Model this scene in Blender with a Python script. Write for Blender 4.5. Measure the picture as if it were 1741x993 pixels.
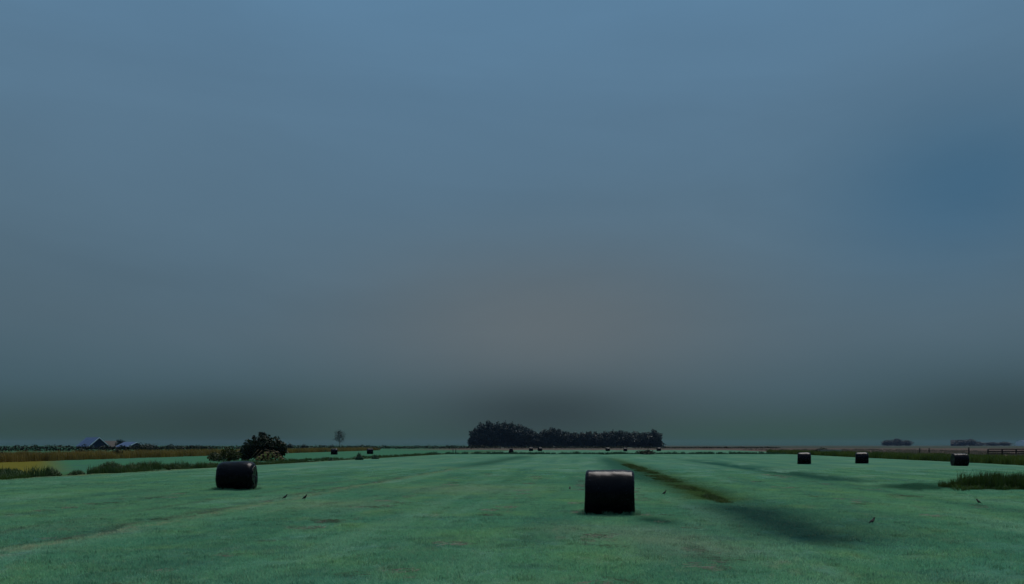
import bpy, bmesh, math, random
import numpy as np
from mathutils import Vector, Matrix, noise as mnoise

# ------------------------------------------------------------------ clear, camera, world, sun, exposure
for o in list(bpy.data.objects):
    bpy.data.objects.remove(o, do_unlink=True)
scene = bpy.context.scene
C = scene.collection
R = math.radians
random.seed(7)

cam_data = bpy.data.cameras.new('camera')
cam_data.sensor_width = 36.0
cam_data.lens = 28.0
cam_data.shift_y = 0.1496
cam_data.clip_start = 0.1
cam_data.clip_end = 30000.0
cam = bpy.data.objects.new('camera', cam_data)
C.objects.link(cam)
cam.location = (0.0, 0.0, 1.83)
cam.rotation_euler = (R(90), 0, 0)
scene.camera = cam

SUN_EL, SUN_AZ = 60.0, 24.0          # azimuth measured from the view axis (+Y) towards +X
SUN_STRENGTH = 2.7
SKY_STRENGTH = 0.06

scene.view_settings.view_transform = 'Standard'
scene.view_settings.look = 'None'
scene.view_settings.exposure = 0.0
scene.view_settings.gamma = 1.0
scene.view_settings.use_curve_mapping = False
scene.render.engine = 'CYCLES'
scene.cycles.use_denoising = True
scene.cycles.max_bounces = 6
scene.cycles.diffuse_bounces = 3
scene.cycles.glossy_bounces = 3
scene.cycles.transmission_bounces = 3
scene.cycles.volume_bounces = 0


def lin(r, g, b, a=1.0):
    def f(c):
        c /= 255.0
        return c / 12.92 if c <= 0.04045 else ((c + 0.055) / 1.055) ** 2.4
    return (f(r), f(g), f(b), a)


# ------------------------------------------------------------------ small node expression helper
class V:
    """a scalar or vector socket (or constant) that builds math nodes"""
    def __init__(self, nt, s):
        self.nt, self.s = nt, s

    def _op(self, op, other=None, third=None):
        n = self.nt.nodes.new('ShaderNodeMath')
        n.operation = op
        for i, x in enumerate((self, other, third)):
            if x is None:
                continue
            if isinstance(x, V):
                self.nt.links.new(x.s, n.inputs[i])
            else:
                n.inputs[i].default_value = float(x)
        return V(self.nt, n.outputs[0])

    def __add__(self, o): return self._op('ADD', o)
    __radd__ = __add__
    def __sub__(self, o): return self._op('SUBTRACT', o)
    def __rsub__(self, o): return (self * -1.0) + o
    def __mul__(self, o): return self._op('MULTIPLY', o)
    __rmul__ = __mul__
    def __truediv__(self, o): return self._op('DIVIDE', o)
    def abs(self): return self._op('ABSOLUTE')
    def sq(self): return self * self
    def max(self, o): return self._op('MAXIMUM', o)
    def min(self, o): return self._op('MINIMUM', o)
    def exp(self): return V(self.nt, self._const_pow(self))
    def _const_pow(self, x):
        n = self.nt.nodes.new('ShaderNodeMath')
        n.operation = 'POWER'
        n.inputs[0].default_value = math.e
        self.nt.links.new(x.s, n.inputs[1])
        return n.outputs[0]

    def step(self, a, b, lo=0.0, hi=1.0):
        n = self.nt.nodes.new('ShaderNodeMapRange')
        n.interpolation_type = 'SMOOTHSTEP'
        n.clamp = True
        self.nt.links.new(self.s, n.inputs[0])
        n.inputs[1].default_value = a
        n.inputs[2].default_value = b
        n.inputs[3].default_value = lo
        n.inputs[4].default_value = hi
        return V(self.nt, n.outputs[0])


def gauss(x, c, w):
    return (((x - c) / w).sq() * -0.5).exp()


def mixc(nt, fac, a, b, blend='MIX'):
    n = nt.nodes.new('ShaderNodeMix')
    n.data_type = 'RGBA'
    n.blend_type = blend
    n.clamp_factor = True
    for idx, x in ((0, fac), (6, a), (7, b)):
        if isinstance(x, V):
            nt.links.new(x.s, n.inputs[idx])
        elif hasattr(x, 'is_output'):
            nt.links.new(x, n.inputs[idx])
        elif idx == 0:
            n.inputs[0].default_value = x
        else:
            n.inputs[idx].default_value = tuple(x) if len(x) == 4 else tuple(x) + (1.0,)
    return n.outputs[2]


def noise(nt, vec, scale, detail=3.0, rough=0.55, dist=0.0):
    n = nt.nodes.new('ShaderNodeTexNoise')
    n.inputs['Scale'].default_value = scale
    n.inputs['Detail'].default_value = detail
    n.inputs['Roughness'].default_value = rough
    n.inputs['Distortion'].default_value = dist
    if vec is not None:
        nt.links.new(vec, n.inputs['Vector'])
    return V(nt, n.outputs[0])


def combine(nt, x, y, z):
    n = nt.nodes.new('ShaderNodeCombineXYZ')
    for i, v in enumerate((x, y, z)):
        if isinstance(v, V):
            nt.links.new(v.s, n.inputs[i])
        else:
            n.inputs[i].default_value = v
    return n.outputs[0]


# ------------------------------------------------------------------ world: overcast dusk sky
world = bpy.data.worlds.new('World')
scene.world = world
world.use_nodes = True
wt = world.node_tree
wt.nodes.clear()
w_out = wt.nodes.new('ShaderNodeOutputWorld')
sky_tex = wt.nodes.new('ShaderNodeTexSky')
sky_tex.sky_type = 'NISHITA'
sky_tex.sun_disc = False
sky_tex.sun_elevation = R(SUN_EL)
sky_tex.sun_rotation = R(SUN_AZ)
sky_tex.air_density = 1.2
sky_tex.dust_density = 1.0
bg_clear = wt.nodes.new('ShaderNodeBackground')
bg_clear.inputs[1].default_value = SKY_STRENGTH
wt.links.new(sky_tex.outputs[0], bg_clear.inputs[0])

tc = wt.nodes.new('ShaderNodeTexCoord')
sep = wt.nodes.new('ShaderNodeSeparateXYZ')
wt.links.new(tc.outputs['Generated'], sep.inputs[0])
dx, dy, dz = (V(wt, sep.outputs[i]) for i in range(3))
el = dz._op('ARCSINE') * (180 / math.pi)
az = dx._op('ARCTAN2', dy) * (180 / math.pi)
cloud_n = noise(wt, combine(wt, dx * 1.0, dy * 1.0, dz * 2.2), 2.2, 3.0, 0.5)
el_w = el + (cloud_n - 0.5) * 5.0 * el.step(0.0, 8.0)
ramp = wt.nodes.new('ShaderNodeValToRGB')
wt.links.new((el_w / 90.0).s, ramp.inputs[0])
stops = [(0.0, (40, 70, 58)), (0.8, (50, 78, 70)), (1.4, (53, 79, 76)), (2.4, (59, 83, 88)), (4.0, (67, 91, 101)), (8.0, (80, 102, 115)),
         (15.0, (86, 113, 132)), (22.0, (88, 119, 143)), (29.0, (91, 127, 156)), (50.0, (118, 152, 180)), (90.0, (140, 172, 198))]
cr = ramp.color_ramp
while len(cr.elements) < len(stops):
    cr.elements.new(0.5)
for e, (d, c) in zip(cr.elements, stops):
    e.position = d / 90.0
    e.color = lin(*c)
col = ramp.outputs[0]
def blob(az0, el0, wa, we, amt, c):
    global col
    g = gauss(az, az0, wa) * gauss(el, el0, we) * amt
    col = mixc(wt, g, col, lin(*c))
blob(2.5, 8.5, 10.0, 3.8, 0.8, (98, 107, 112))     # thin warm patch of cloud low in the middle
blob(30.0, 16.0, 6.0, 3.6, 0.8, (60, 99, 127))       # blue gap on the right
blob(2.0, 2.2, 6.0, 1.7, 0.8, (44, 58, 62))         # low dark bank behind the wood
blob(-19.0, 1.4, 5.0, 1.5, 0.65, (44, 58, 60))
blob(32.0, 1.8, 5.0, 1.8, 0.65, (42, 58, 62))
blob(-30.0, 1.2, 5.0, 1.2, 0.4, (48, 62, 60))
blob(-11.0, 2.0, 4.0, 1.6, 0.35, (66, 88, 88))
streak = noise(wt, combine(wt, az * 0.035, el * 0.16, 2.0), 1.0, 4.0, 0.6, 0.6)
sheet = noise(wt, combine(wt, az * 0.05 + el * 0.03, el * 0.11, 7.0), 1.0, 5.0, 0.55, 0.3)
tone = (streak - 0.5) * 0.16 * el.step(2.0, 9.0) + (sheet - 0.5) * 0.14 * el.step(1.0, 6.0) + 1.0
col = mixc(wt, 1.0, col, combine(wt, tone, tone, tone), 'MULTIPLY')
bg_cloud = wt.nodes.new('ShaderNodeBackground')
wt.links.new(col, bg_cloud.inputs[0])
bg_cloud.inputs[1].default_value = 1.0
mix_sky = wt.nodes.new('ShaderNodeMixShader')
mix_sky.inputs[0].default_value = 0.99
wt.links.new(bg_clear.outputs[0], mix_sky.inputs[1])
wt.links.new(bg_cloud.outputs[0], mix_sky.inputs[2])
wt.links.new(mix_sky.outputs[0], w_out.inputs[0])

sun_data = bpy.data.lights.new('sun', 'SUN')
sun_data.energy = SUN_STRENGTH
sun_data.angle = R(34)
sun_data.color = (1.0, 0.95, 0.88)
sun = bpy.data.objects.new('sun', sun_data)
C.objects.link(sun)
sd = Vector((math.sin(R(SUN_AZ)) * math.cos(R(SUN_EL)), math.cos(R(SUN_AZ)) * math.cos(R(SUN_EL)), math.sin(R(SUN_EL))))
sun.rotation_euler = (-sd).to_track_quat('-Z', 'Y').to_euler()
sun.location = sd * 100


# ------------------------------------------------------------------ object helpers
def link_mesh(name, verts, faces, material, parent=None, smooth=False):
    me = bpy.data.meshes.new(name)
    me.from_pydata([tuple(v) for v in verts], [], [tuple(f) for f in faces])
    me.update()
    if material is not None:
        me.materials.append(material)
    if smooth:
        me.polygons.foreach_set('use_smooth', [True] * len(me.polygons))
    o = bpy.data.objects.new(name, me)
    C.objects.link(o)
    o.parent = parent
    return o


def from_data(name, me, parent=None):
    o = bpy.data.objects.new(name, me)
    C.objects.link(o)
    o.parent = parent
    return o


def quad_mesh(name, verts, nq, material):
    """verts: (4*nq, 3) array, one quad for every four"""
    me = bpy.data.meshes.new(name)
    me.vertices.add(4 * nq)
    me.vertices.foreach_set('co', np.asarray(verts, dtype=np.float32).ravel())
    me.loops.add(4 * nq)
    me.loops.foreach_set('vertex_index', np.arange(4 * nq, dtype=np.int32))
    me.polygons.add(nq)
    me.polygons.foreach_set('loop_start', np.arange(nq, dtype=np.int32) * 4)
    me.update(calc_edges=True)
    me.validate()
    me.materials.append(material)
    return me


def tag(o, label=None, cat=None, group=None, kind=None):
    if label: o['label'] = label
    if cat: o['category'] = cat
    if group: o['group'] = group
    if kind: o['kind'] = kind
    return o


def empty(name, loc, rz=0.0, scale=(1, 1, 1)):
    o = bpy.data.objects.new(name, None)
    C.objects.link(o)
    o.location = loc
    o.rotation_euler = (0, 0, rz)
    o.scale = scale
    return o


def copy_tree(src, parent=None):
    c = src.copy()
    C.objects.link(c)
    c.parent = parent
    for ch in list(src.children):
        copy_tree(ch, c)
    return c


def add_box(vs, fs, lo, hi):
    b = len(vs)
    for z in (lo[2], hi[2]):
        for x, y in ((lo[0], lo[1]), (hi[0], lo[1]), (hi[0], hi[1]), (lo[0], hi[1])):
            vs.append((x, y, z))
    for f in ((0, 3, 2, 1), (4, 5, 6, 7), (0, 1, 5, 4), (1, 2, 6, 5), (2, 3, 7, 6), (3, 0, 4, 7)):
        fs.append(tuple(b + i for i in f))


def add_tube(vs, fs, pts, rads, n=7, cap=True):
    b = len(vs)
    pts = [Vector(p) for p in pts]
    for i, p in enumerate(pts):
        t = (pts[min(i + 1, len(pts) - 1)] - pts[max(i - 1, 0)]).normalized()
        a = t.cross(Vector((0.31, 0.95, 0.1))).normalized()
        c = t.cross(a)
        for k in range(n):
            th = 2 * math.pi * k / n
            vs.append(p + (a * math.cos(th) + c * math.sin(th)) * rads[i])
    for i in range(len(pts) - 1):
        for k in range(n):
            fs.append((b + i * n + k, b + i * n + (k + 1) % n, b + (i + 1) * n + (k + 1) % n, b + (i + 1) * n + k))
    if cap:
        fs.append(tuple(b + k for k in reversed(range(n))))
        fs.append(tuple(b + (len(pts) - 1) * n + k for k in range(n)))


# ------------------------------------------------------------------ the lie of the land (world metres)
# furrows run away from the viewer, bearing slightly to the right
def furrow(x, y, x0, y0, s):
    return x - (x0 + (y - y0) * s)

F1 = (-8.0, 28.0, 0.090)
F2 = (7.0, 22.0, 0.085)
F3 = (17.6, 42.0, 0.085)
DITCH_L = (-29.0, 45.0, 0.112)
DITCH_R = (49.5, 75.0, 0.115)
DITCH_FAR_Y = 170.0


def height(x, y):
    z = 0.0 * x
    for F, d, w in ((F1, 0.07, 0.45), (F2, 0.10, 0.9), (F3, 0.10, 0.9)):
        z = z - d * np.exp(-0.5 * (furrow(x, y, *F) / w) ** 2)
    for F in (DITCH_L, DITCH_R):
        z = z - 0.28 * np.exp(-0.5 * (furrow(x, y, *F) / 0.9) ** 2)
    z = z - 0.5 * np.exp(-0.5 * ((y - DITCH_FAR_Y) / 1.0) ** 2) * ((x > -20) & (x < 66))
    near = np.exp(-(y / 90.0) ** 2)
    z = z + near * (0.025 * np.sin(x * 0.9 + 0.4 * y) * np.sin(y * 0.7 - 0.3 * x) + 0.015 * np.sin(2.3 * x + 1.0) * np.sin(1.9 * y))
    return z


# ------------------------------------------------------------------ field colour, shared by the sward and its blades
def field_group():
    g = bpy.data.node_groups.new('field_colour', 'ShaderNodeTree')
    g.interface.new_socket('Color', in_out='OUTPUT', socket_type='NodeSocketColor')
    out = g.nodes.new('NodeGroupOutput')
    geo = g.nodes.new('ShaderNodeNewGeometry')
    s = g.nodes.new('ShaderNodeSeparateXYZ')
    g.links.new(geo.outputs['Position'], s.inputs[0])
    x, y = V(g, s.outputs[0]), V(g, s.outputs[1])
    flat = combine(g, x, y, 0.0)
    # streaks follow the swaths
    along = combine(g, (x - y * 0.088) * 1.0, y * 0.22, 3.0)
    across = combine(g, x * 0.35, y * 1.0, 8.0)
    n_big = noise(g, flat, 0.11, 3.0, 0.5)
    n_mid = noise(g, flat, 0.45, 4.0, 0.6, 0.3)
    n_sw = noise(g, along, 0.42, 4.0, 0.6)
    n_sw2 = noise(g, along, 1.7, 3.0, 0.6)
    n_ac = noise(g, across, 1.1, 4.0, 0.65)
    n_fine = noise(g, flat, 7.0, 4.0, 0.7)
    n_tuft = noise(g, flat, 2.4, 3.0, 0.7)
    c = mixc(g, n_big.step(0.38, 0.64), (0.041, 0.142, 0.086), (0.054, 0.158, 0.084))
    c = mixc(g, n_mid.step(0.45, 0.72) * 0.55, c, (0.080, 0.170, 0.066))
    c = mixc(g, n_sw.step(0.50, 0.66) * 0.65, c, (0.032, 0.112, 0.076))
    c = mixc(g, n_sw.step(0.48, 0.32) * 0.6, c, (0.080, 0.185, 0.125))
    c = mixc(g, n_ac.step(0.52, 0.68) * 0.6, c, (0.030, 0.100, 0.072))
    far_sw = noise(g, combine(g, (x - y * 0.088) * 1.0, y * 0.06, 5.0), 0.55, 4.0, 0.65)
    c = mixc(g, far_sw.step(0.52, 0.68) * 0.5, c, (0.026, 0.100, 0.062))
    c = mixc(g, far_sw.step(0.46, 0.32) * 0.5, c, (0.078, 0.185, 0.118))
    # dry cuttings left in the swaths
    dry = n_sw2.step(0.52, 0.74) * n_tuft.step(0.42, 0.62) * n_mid.step(0.40, 0.6)
    c = mixc(g, dry * 0.6, c, (0.125, 0.155, 0.105))
    dark = n_tuft.step(0.56, 0.72) * n_ac.step(0.45, 0.62)
    c = mixc(g, dark * 0.75, c, (0.020, 0.066, 0.044))
    c = mixc(g, n_fine.step(0.5, 0.7) * 0.55, c, (0.026, 0.09, 0.058))
    c = mixc(g, n_fine.step(0.46, 0.3) * 0.5, c, (0.105, 0.190, 0.115))
    # pale worn patches
    for px, py, r in ((2.2, 16.9, 0.9), (3.3, 13.9, 0.8), (-5.5, 24.5, 1.2), (3.0, 15.2, 0.6), (-2.0, 33.0, 2.0)):
        m = gauss(x + (n_mid - 0.5) * 2.0, px, r) * gauss(y + (n_tuft - 0.5) * 2.0, py, r * 1.2)
        c = mixc(g, m * 0.4, c, (0.115, 0.165, 0.115))
    wob = (n_mid - 0.5) * 1.2 + (n_big - 0.5) * 1.5
    # wet furrows: darker, ranker grass
    def fur(F): return x - (y - F[1]) * F[2] - F[0] + wob * 0.5
    f1, f2, f3 = fur(F1), fur(F2), fur(F3)
    ruts = (gauss(f1, 0.0, 0.16) + gauss(f1, -1.7, 0.14) * 0.6) * y.step(70.0, 40.0) * n_sw2.step(0.36, 0.56)
    c = mixc(g, ruts * 0.65, c, (0.040, 0.062, 0.045))
    c = mixc(g, gauss(f1, 0.5, 0.25) * 0.45 * n_tuft.step(0.4, 0.6), c, (0.150, 0.150, 0.098))
    c = mixc(g, gauss(f1, 0.4, 1.3) * y.step(55.0, 80.0) * y.step(165.0, 120.0) * 0.85, c, (0.014, 0.062, 0.036))
    # rank olive stretch then dark wet stretch of the middle furrow
    c = mixc(g, gauss(f2, -0.4, 0.8) * y.step(25.5, 28.0) * y.step(150.0, 70.0) * 1.1, c, (0.022, 0.054, 0.014))
    c = mixc(g, gauss(f2, -1.6, 1.0) * y.step(34.0, 45.0) * y.step(140.0, 90.0) * 0.9, c, (0.015, 0.064, 0.040))
    wet = gauss(f2, -0.35, 1.05) * y.step(28.0, 23.0) * y.step(14.0, 16.5)
    c = mixc(g, wet * (0.75 + n_tuft * 0.5), c, (0.009, 0.040, 0.031))
    c = mixc(g, gauss(x + (n_mid - 0.5), 3.5, 0.30) * gauss(y + (n_mid - 0.5), 19.2, 0.85) * 1.1, c, (0.010, 0.052, 0.032))  # shadow beside the nearest bale, painted into the grass colour as a dark spot
    c = mixc(g, gauss(f3, 0.0, 1.2) * y.step(38.0, 43.0) * y.step(130.0, 75.0) * n_sw.step(0.3, 0.5) * 1.0, c, (0.013, 0.060, 0.040))
    c = mixc(g, gauss(f3, 1.1, 1.2) * y.step(39.0, 36.5) * y.step(32.0, 34.5) * 1.1, c, (0.010, 0.048, 0.026))
    # neighbouring land
    dl = x - (y - DITCH_L[1]) * DITCH_L[2] - DITCH_L[0]
    dr = x - (y - DITCH_R[1]) * DITCH_R[2] - DITCH_R[0]
    meadow = dl.step(0.5, -0.5)
    mead = mixc(g, n_mid.step(0.4, 0.6), (0.030, 0.120, 0.055), (0.030, 0.098, 0.062))
    yel = (x + y * 0.58).step(2.5, -2.0) * dl.step(-1.0, -4.0) * y.step(98.0, 91.0)
    mead = mixc(g, yel, mead, (0.080, 0.090, 0.016))
    c = mixc(g, meadow, c, mead)
    c = mixc(g, gauss(dl, 0.0, 1.1) * 0.9, c, (0.030, 0.048, 0.012))
    c = mixc(g, gauss(dl, 2.0, 0.7) * n_tuft.step(0.4, 0.6) * 0.8, c, (0.130, 0.150, 0.070))
    straw = mixc(g, n_mid.step(0.42, 0.6), (0.082, 0.074, 0.058), (0.046, 0.048, 0.038))
    c = mixc(g, dr.step(4.0, 7.0), c, straw)
    far = y.step(270.0, 330.0) * x.step(-60.0, -20.0)
    c = mixc(g, far * n_sw.step(0.25, 0.45), c, straw)
    c = mixc(g, y.step(420.0, 520.0) * n_big.step(0.35, 0.5) * 0.8, c, (0.022, 0.050, 0.034))
    c = mixc(g, gauss(y + wob * 2.0, DITCH_FAR_Y - 4.0, 4.5) * dl.step(0.0, 3.0) * dr.step(0.0, -6.0) * 0.85, c, (0.014, 0.060, 0.030))
    c = mixc(g, 1.0, c, combine(g, 1.24, 1.02, 1.13), 'MULTIPLY')
    g.links.new(c, out.inputs[0])
    return g

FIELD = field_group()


def new_mat(name, rough=0.8, spec=0.2):
    m = bpy.data.materials.new(name)
    m.use_nodes = True
    b = m.node_tree.nodes['Principled BSDF']
    b.inputs['Roughness'].default_value = rough
    b.inputs['Specular IOR Level'].default_value = spec
    return m, m.node_tree, b


def sward_material():
    m, nt, b = new_mat('mown_sward', 1.0, 0.0)
    g = nt.nodes.new('ShaderNodeGroup')
    g.node_tree = FIELD
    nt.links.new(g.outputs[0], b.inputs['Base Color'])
    geo = nt.nodes.new('ShaderNodeNewGeometry')
    n1 = noise(nt, geo.outputs['Position'], 9.0, 5.0, 0.7)
    n2 = noise(nt, geo.outputs['Position'], 1.3, 3.0, 0.6)
    bump = nt.nodes.new('ShaderNodeBump')
    bump.inputs['Strength'].default_value = 0.55
    bump.inputs['Distance'].default_value = 0.12
    nt.links.new((n1 * 0.5 + n2).s, bump.inputs['Height'])
    nt.links.new(bump.outputs[0], b.inputs['Normal'])
    return m


def blade_material(name='grass_blades', gain=1.0):
    m, nt, b = new_mat(name, 0.65, 0.25)
    g = nt.nodes.new('ShaderNodeGroup')
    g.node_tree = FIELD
    info = nt.nodes.new('ShaderNodeNewGeometry')
    rnd = V(nt, info.outputs['Random Per Island'])
    bright = mixc(nt, 1.0, g.outputs[0], combine(nt, 3.1 * gain, 2.95 * gain, 2.6 * gain), 'MULTIPLY')
    dryc = mixc(nt, rnd.step(0.86, 1.0) * 0.6, bright, (0.21, 0.21, 0.125))
    dryc = mixc(nt, rnd.step(0.30, 0.0) * 0.7, dryc, (0.016, 0.06, 0.036))
    nt.links.new(dryc, b.inputs['Base Color'])
    tr = nt.nodes.new('ShaderNodeBsdfTranslucent')
    nt.links.new(dryc, tr.inputs[0])
    mx = nt.nodes.new('ShaderNodeMixShader')
    mx.inputs[0].default_value = 0.4
    nt.links.new(b.outputs[0], mx.inputs[1])
    nt.links.new(tr.outputs[0], mx.inputs[2])
    nt.links.new(mx.outputs[0], nt.nodes['Material Output'].inputs[0])
    return m


def leafy(name, a, b2, transl=0.25, rough=0.6, scale=0.5):
    """foliage: colour varies leaf by leaf and clump by clump"""
    m, nt, b = new_mat(name, rough, 0.25)
    geo = nt.nodes.new('ShaderNodeNewGeometry')
    rnd = V(nt, geo.outputs['Random Per Island'])
    n = noise(nt, geo.outputs['Position'], scale, 2.0)
    f = rnd * 0.6 + n.step(0.35, 0.65) * 0.5
    c = mixc(nt, f, a, b2)
    nt.links.new(c, b.inputs['Base Color'])
    tr = nt.nodes.new('ShaderNodeBsdfTranslucent')
    nt.links.new(c, tr.inputs[0])
    mx = nt.nodes.new('ShaderNodeMixShader')
    mx.inputs[0].default_value = transl
    nt.links.new(b.outputs[0], mx.inputs[1])
    nt.links.new(tr.outputs[0], mx.inputs[2])
    nt.links.new(mx.outputs[0], nt.nodes['Material Output'].inputs[0])
    return m


def plain(name, a, b2, scale=3.0, rough=0.75, spec=0.25, bump=0.0):
    m, nt, b = new_mat(name, rough, spec)
    tcn = nt.nodes.new('ShaderNodeTexCoord')
    n = noise(nt, tcn.outputs['Object'], scale, 4.0, 0.6)
    nt.links.new(mixc(nt, n.step(0.3, 0.7), a, b2), b.inputs['Base Color'])
    if bump:
        bp = nt.nodes.new('ShaderNodeBump')
        bp.inputs['Strength'].default_value = bump
        bp.inputs['Distance'].default_value = 0.03
        nt.links.new(n.s, bp.inputs['Height'])
        nt.links.new(bp.outputs[0], b.inputs['Normal'])
    return m


def film_material():
    m, nt, b = new_mat('black_stretch_film', 0.3, 0.09)
    b.inputs['Specular Tint'].default_value = (1.0, 0.92, 1.0, 1)
    tcn = nt.nodes.new('ShaderNodeTexCoord')
    obj = tcn.outputs['Object']
    s = nt.nodes.new('ShaderNodeSeparateXYZ')
    nt.links.new(obj, s.inputs[0])
    x, y, z = (V(nt, s.outputs[i]) for i in range(3))
    # overlapping turns of film round the bale, with fine stretch creases across them
    creases = noise(nt, combine(nt, x * 2.0, y * 14.0, z * 14.0), 1.2, 4.0, 0.6, 0.4)
    soft = noise(nt, obj, 5.0, 3.0, 0.5)
    dust = noise(nt, obj, 3.0, 4.0, 0.65)
    nt.links.new(mixc(nt, dust.step(0.5, 0.75) * 0.6, (0.002, 0.002, 0.003), (0.005, 0.005, 0.006)), b.inputs['Base Color'])
    nt.links.new((soft * 0.10 + 0.21).s, b.inputs['Roughness'])
    bp = nt.nodes.new('ShaderNodeBump')
    bp.inputs['Strength'].default_value = 0.14
    bp.inputs['Distance'].default_value = 0.02
    nt.links.new((creases * 0.6 + soft * 0.6).s, bp.inputs['Height'])
    nt.links.new(bp.outputs[0], b.inputs['Normal'])
    return m


M = {
    'sward': sward_material(),
    'blade': blade_material(),
    'rank_blade': blade_material('rank_grass_blades', 0.72),
    'film': film_material(),
    'wood_leaf': leafy('dark_wood_foliage', (0.008, 0.022, 0.022), (0.018, 0.038, 0.030), 0.12, scale=0.12),
    'bush_leaf': leafy('dark_bush_foliage', (0.007, 0.014, 0.007), (0.018, 0.030, 0.012), 0.15),
    'olive_leaf': leafy('olive_shrub_foliage', (0.022, 0.036, 0.008), (0.060, 0.066, 0.014), 0.2),
    'weed_leaf': leafy('rank_weed_leaves', (0.018, 0.050, 0.014), (0.050, 0.085, 0.020), 0.25),
    'weed_teal': leafy('ditch_weed_leaves', (0.012, 0.055, 0.028), (0.030, 0.085, 0.040), 0.25),
    'reed_ochre': leafy('dead_ochre_reed', (0.080, 0.062, 0.013), (0.260, 0.180, 0.045), 0.2, scale=0.15),
    'reed_green': leafy('green_bank_reed', (0.018, 0.044, 0.006), (0.052, 0.082, 0.012), 0.2, scale=0.2),
    'reed_bank': leafy('olive_bank_reed', (0.030, 0.062, 0.008), (0.085, 0.115, 0.018), 0.25, scale=0.2),
    'rank_olive': leafy('rank_olive_grass', (0.018, 0.050, 0.008), (0.050, 0.084, 0.014), 0.3),
    'straw': leafy('pale_straw_stalks', (0.075, 0.072, 0.052), (0.150, 0.135, 0.095), 0.2),
    'bark': plain('grey_brown_bark', (0.035, 0.028, 0.020), (0.075, 0.062, 0.048), 2.0, 0.9, 0.1, 0.4),
    'post': plain('weathered_dark_timber', (0.020, 0.018, 0.016), (0.055, 0.048, 0.040), 4.0, 0.9, 0.1, 0.4),
    'log_bark': plain('log_bark', (0.045, 0.032, 0.018), (0.095, 0.070, 0.038), 6.0, 0.9, 0.1, 0.4),
    'log_end': plain('cut_log_face', (0.28, 0.22, 0.07), (0.50, 0.38, 0.13), 9.0, 0.85, 0.1),
    'slate': plain('blue_grey_sheet_roof', (0.040, 0.070, 0.150), (0.065, 0.100, 0.190), 0.5, 0.5, 0.4),
    'dark_wall': plain('dark_boarded_wall', (0.014, 0.022, 0.042), (0.026, 0.034, 0.055), 1.0, 0.85, 0.15),
    'brown_roof': plain('brown_tile_roof', (0.060, 0.052, 0.046), (0.085, 0.072, 0.062), 1.5, 0.8, 0.2),
    'white_trim': plain('white_painted_board', (0.62, 0.64, 0.68), (0.78, 0.80, 0.82), 1.0, 0.6, 0.3),
    'pane': plain('dark_window_glass', (0.012, 0.016, 0.022), (0.020, 0.026, 0.034), 2.0, 0.15, 0.5),
    'concrete': plain('pale_concrete', (0.24, 0.24, 0.22), (0.36, 0.35, 0.32), 2.0, 0.85, 0.2, 0.2),
    'feather': plain('black_plumage', (0.004, 0.005, 0.005), (0.009, 0.009, 0.010), 30.0, 0.6, 0.2),
    'beak': plain('dark_horn_beak', (0.020, 0.018, 0.012), (0.045, 0.038, 0.020), 30.0, 0.5, 0.4),
}

# ------------------------------------------------------------------ ground sheet
def axis(segs):
    a = []
    for lo, hi, n in segs:
        a.extend(np.linspace(lo, hi, n, endpoint=False))
    a.append(segs[-1][1])
    return np.array(a)

gx = axis([(-4500, -900, 8), (-900, -150, 16), (-150, -36, 60), (-36, -20, 44), (-20, 28, 150), (28, 70, 80), (70, 160, 24), (160, 900, 14), (900, 4500, 8)])
gy = axis([(-400, -20, 8), (-20, 6, 14), (6, 60, 150), (60, 165, 90), (165, 176, 22), (176, 320, 40), (320, 1000, 20), (1000, 5000, 12)])
GX, GY = np.meshgrid(gx, gy)
GZ = height(GX, GY)
gv = np.stack([GX, GY, GZ], -1).reshape(-1, 3)
nx, ny = len(gx), len(gy)
idx = np.arange(nx * ny).reshape(ny, nx)
gf = np.stack([idx[:-1, :-1], idx[:-1, 1:], idx[1:, 1:], idx[1:, :-1]], -1).reshape(-1, 4)
ground = link_mesh('ground', gv.tolist(), gf.tolist(), M['sward'], smooth=True)
tag(ground, 'flat mown teal green meadow running out to the horizon', kind='structure')


# ------------------------------------------------------------------ scattered blades: one object, its own mesh is the tuft and loose points say where it stands
def scatter_group():
    g = bpy.data.node_groups.new('scatter_tufts', 'GeometryNodeTree')
    g.interface.new_socket('Geometry', in_out='INPUT', socket_type='NodeSocketGeometry')
    g.interface.new_socket('Geometry', in_out='OUTPUT', socket_type='NodeSocketGeometry')
    N, L = g.nodes, g.links
    gi, go = N.new('NodeGroupInput'), N.new('NodeGroupOutput')
    at = N.new('GeometryNodeInputNamedAttribute'); at.data_type = 'FLOAT'; at.inputs[0].default_value = 'spot'
    cmp_ = N.new('FunctionNodeCompare'); cmp_.data_type = 'FLOAT'; cmp_.operation = 'GREATER_THAN'
    L.new(at.outputs[0], cmp_.inputs[0]); cmp_.inputs[1].default_value = 0.0
    sp = N.new('GeometryNodeSeparateGeometry'); sp.domain = 'POINT'
    L.new(gi.outputs[0], sp.inputs[0]); L.new(cmp_.outputs[0], sp.inputs[1])
    inst = N.new('GeometryNodeInstanceOnPoints')
    L.new(sp.outputs[0], inst.inputs['Points']); L.new(sp.outputs[1], inst.inputs['Instance'])
    rv = N.new('FunctionNodeRandomValue'); rv.data_type = 'FLOAT'
    for s_ in rv.inputs:
        if s_.name == 'Max' and s_.type == 'VALUE': s_.default_value = 6.2832
    fl = [o_ for o_ in rv.outputs if o_.type == 'VALUE' and o_.enabled] or [rv.outputs[1]]
    cx = N.new('ShaderNodeCombineXYZ'); L.new(fl[0], cx.inputs[2])
    L.new(cx.outputs[0], inst.inputs['Rotation'])
    at2 = N.new('GeometryNodeInputNamedAttribute'); at2.data_type = 'FLOAT'; at2.inputs[0].default_value = 'spot'
    L.new(at2.outputs[0], inst.inputs['Scale'])
    L.new(inst.outputs[0], go.inputs[0])
    return g

SCATTER = scatter_group()


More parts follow.
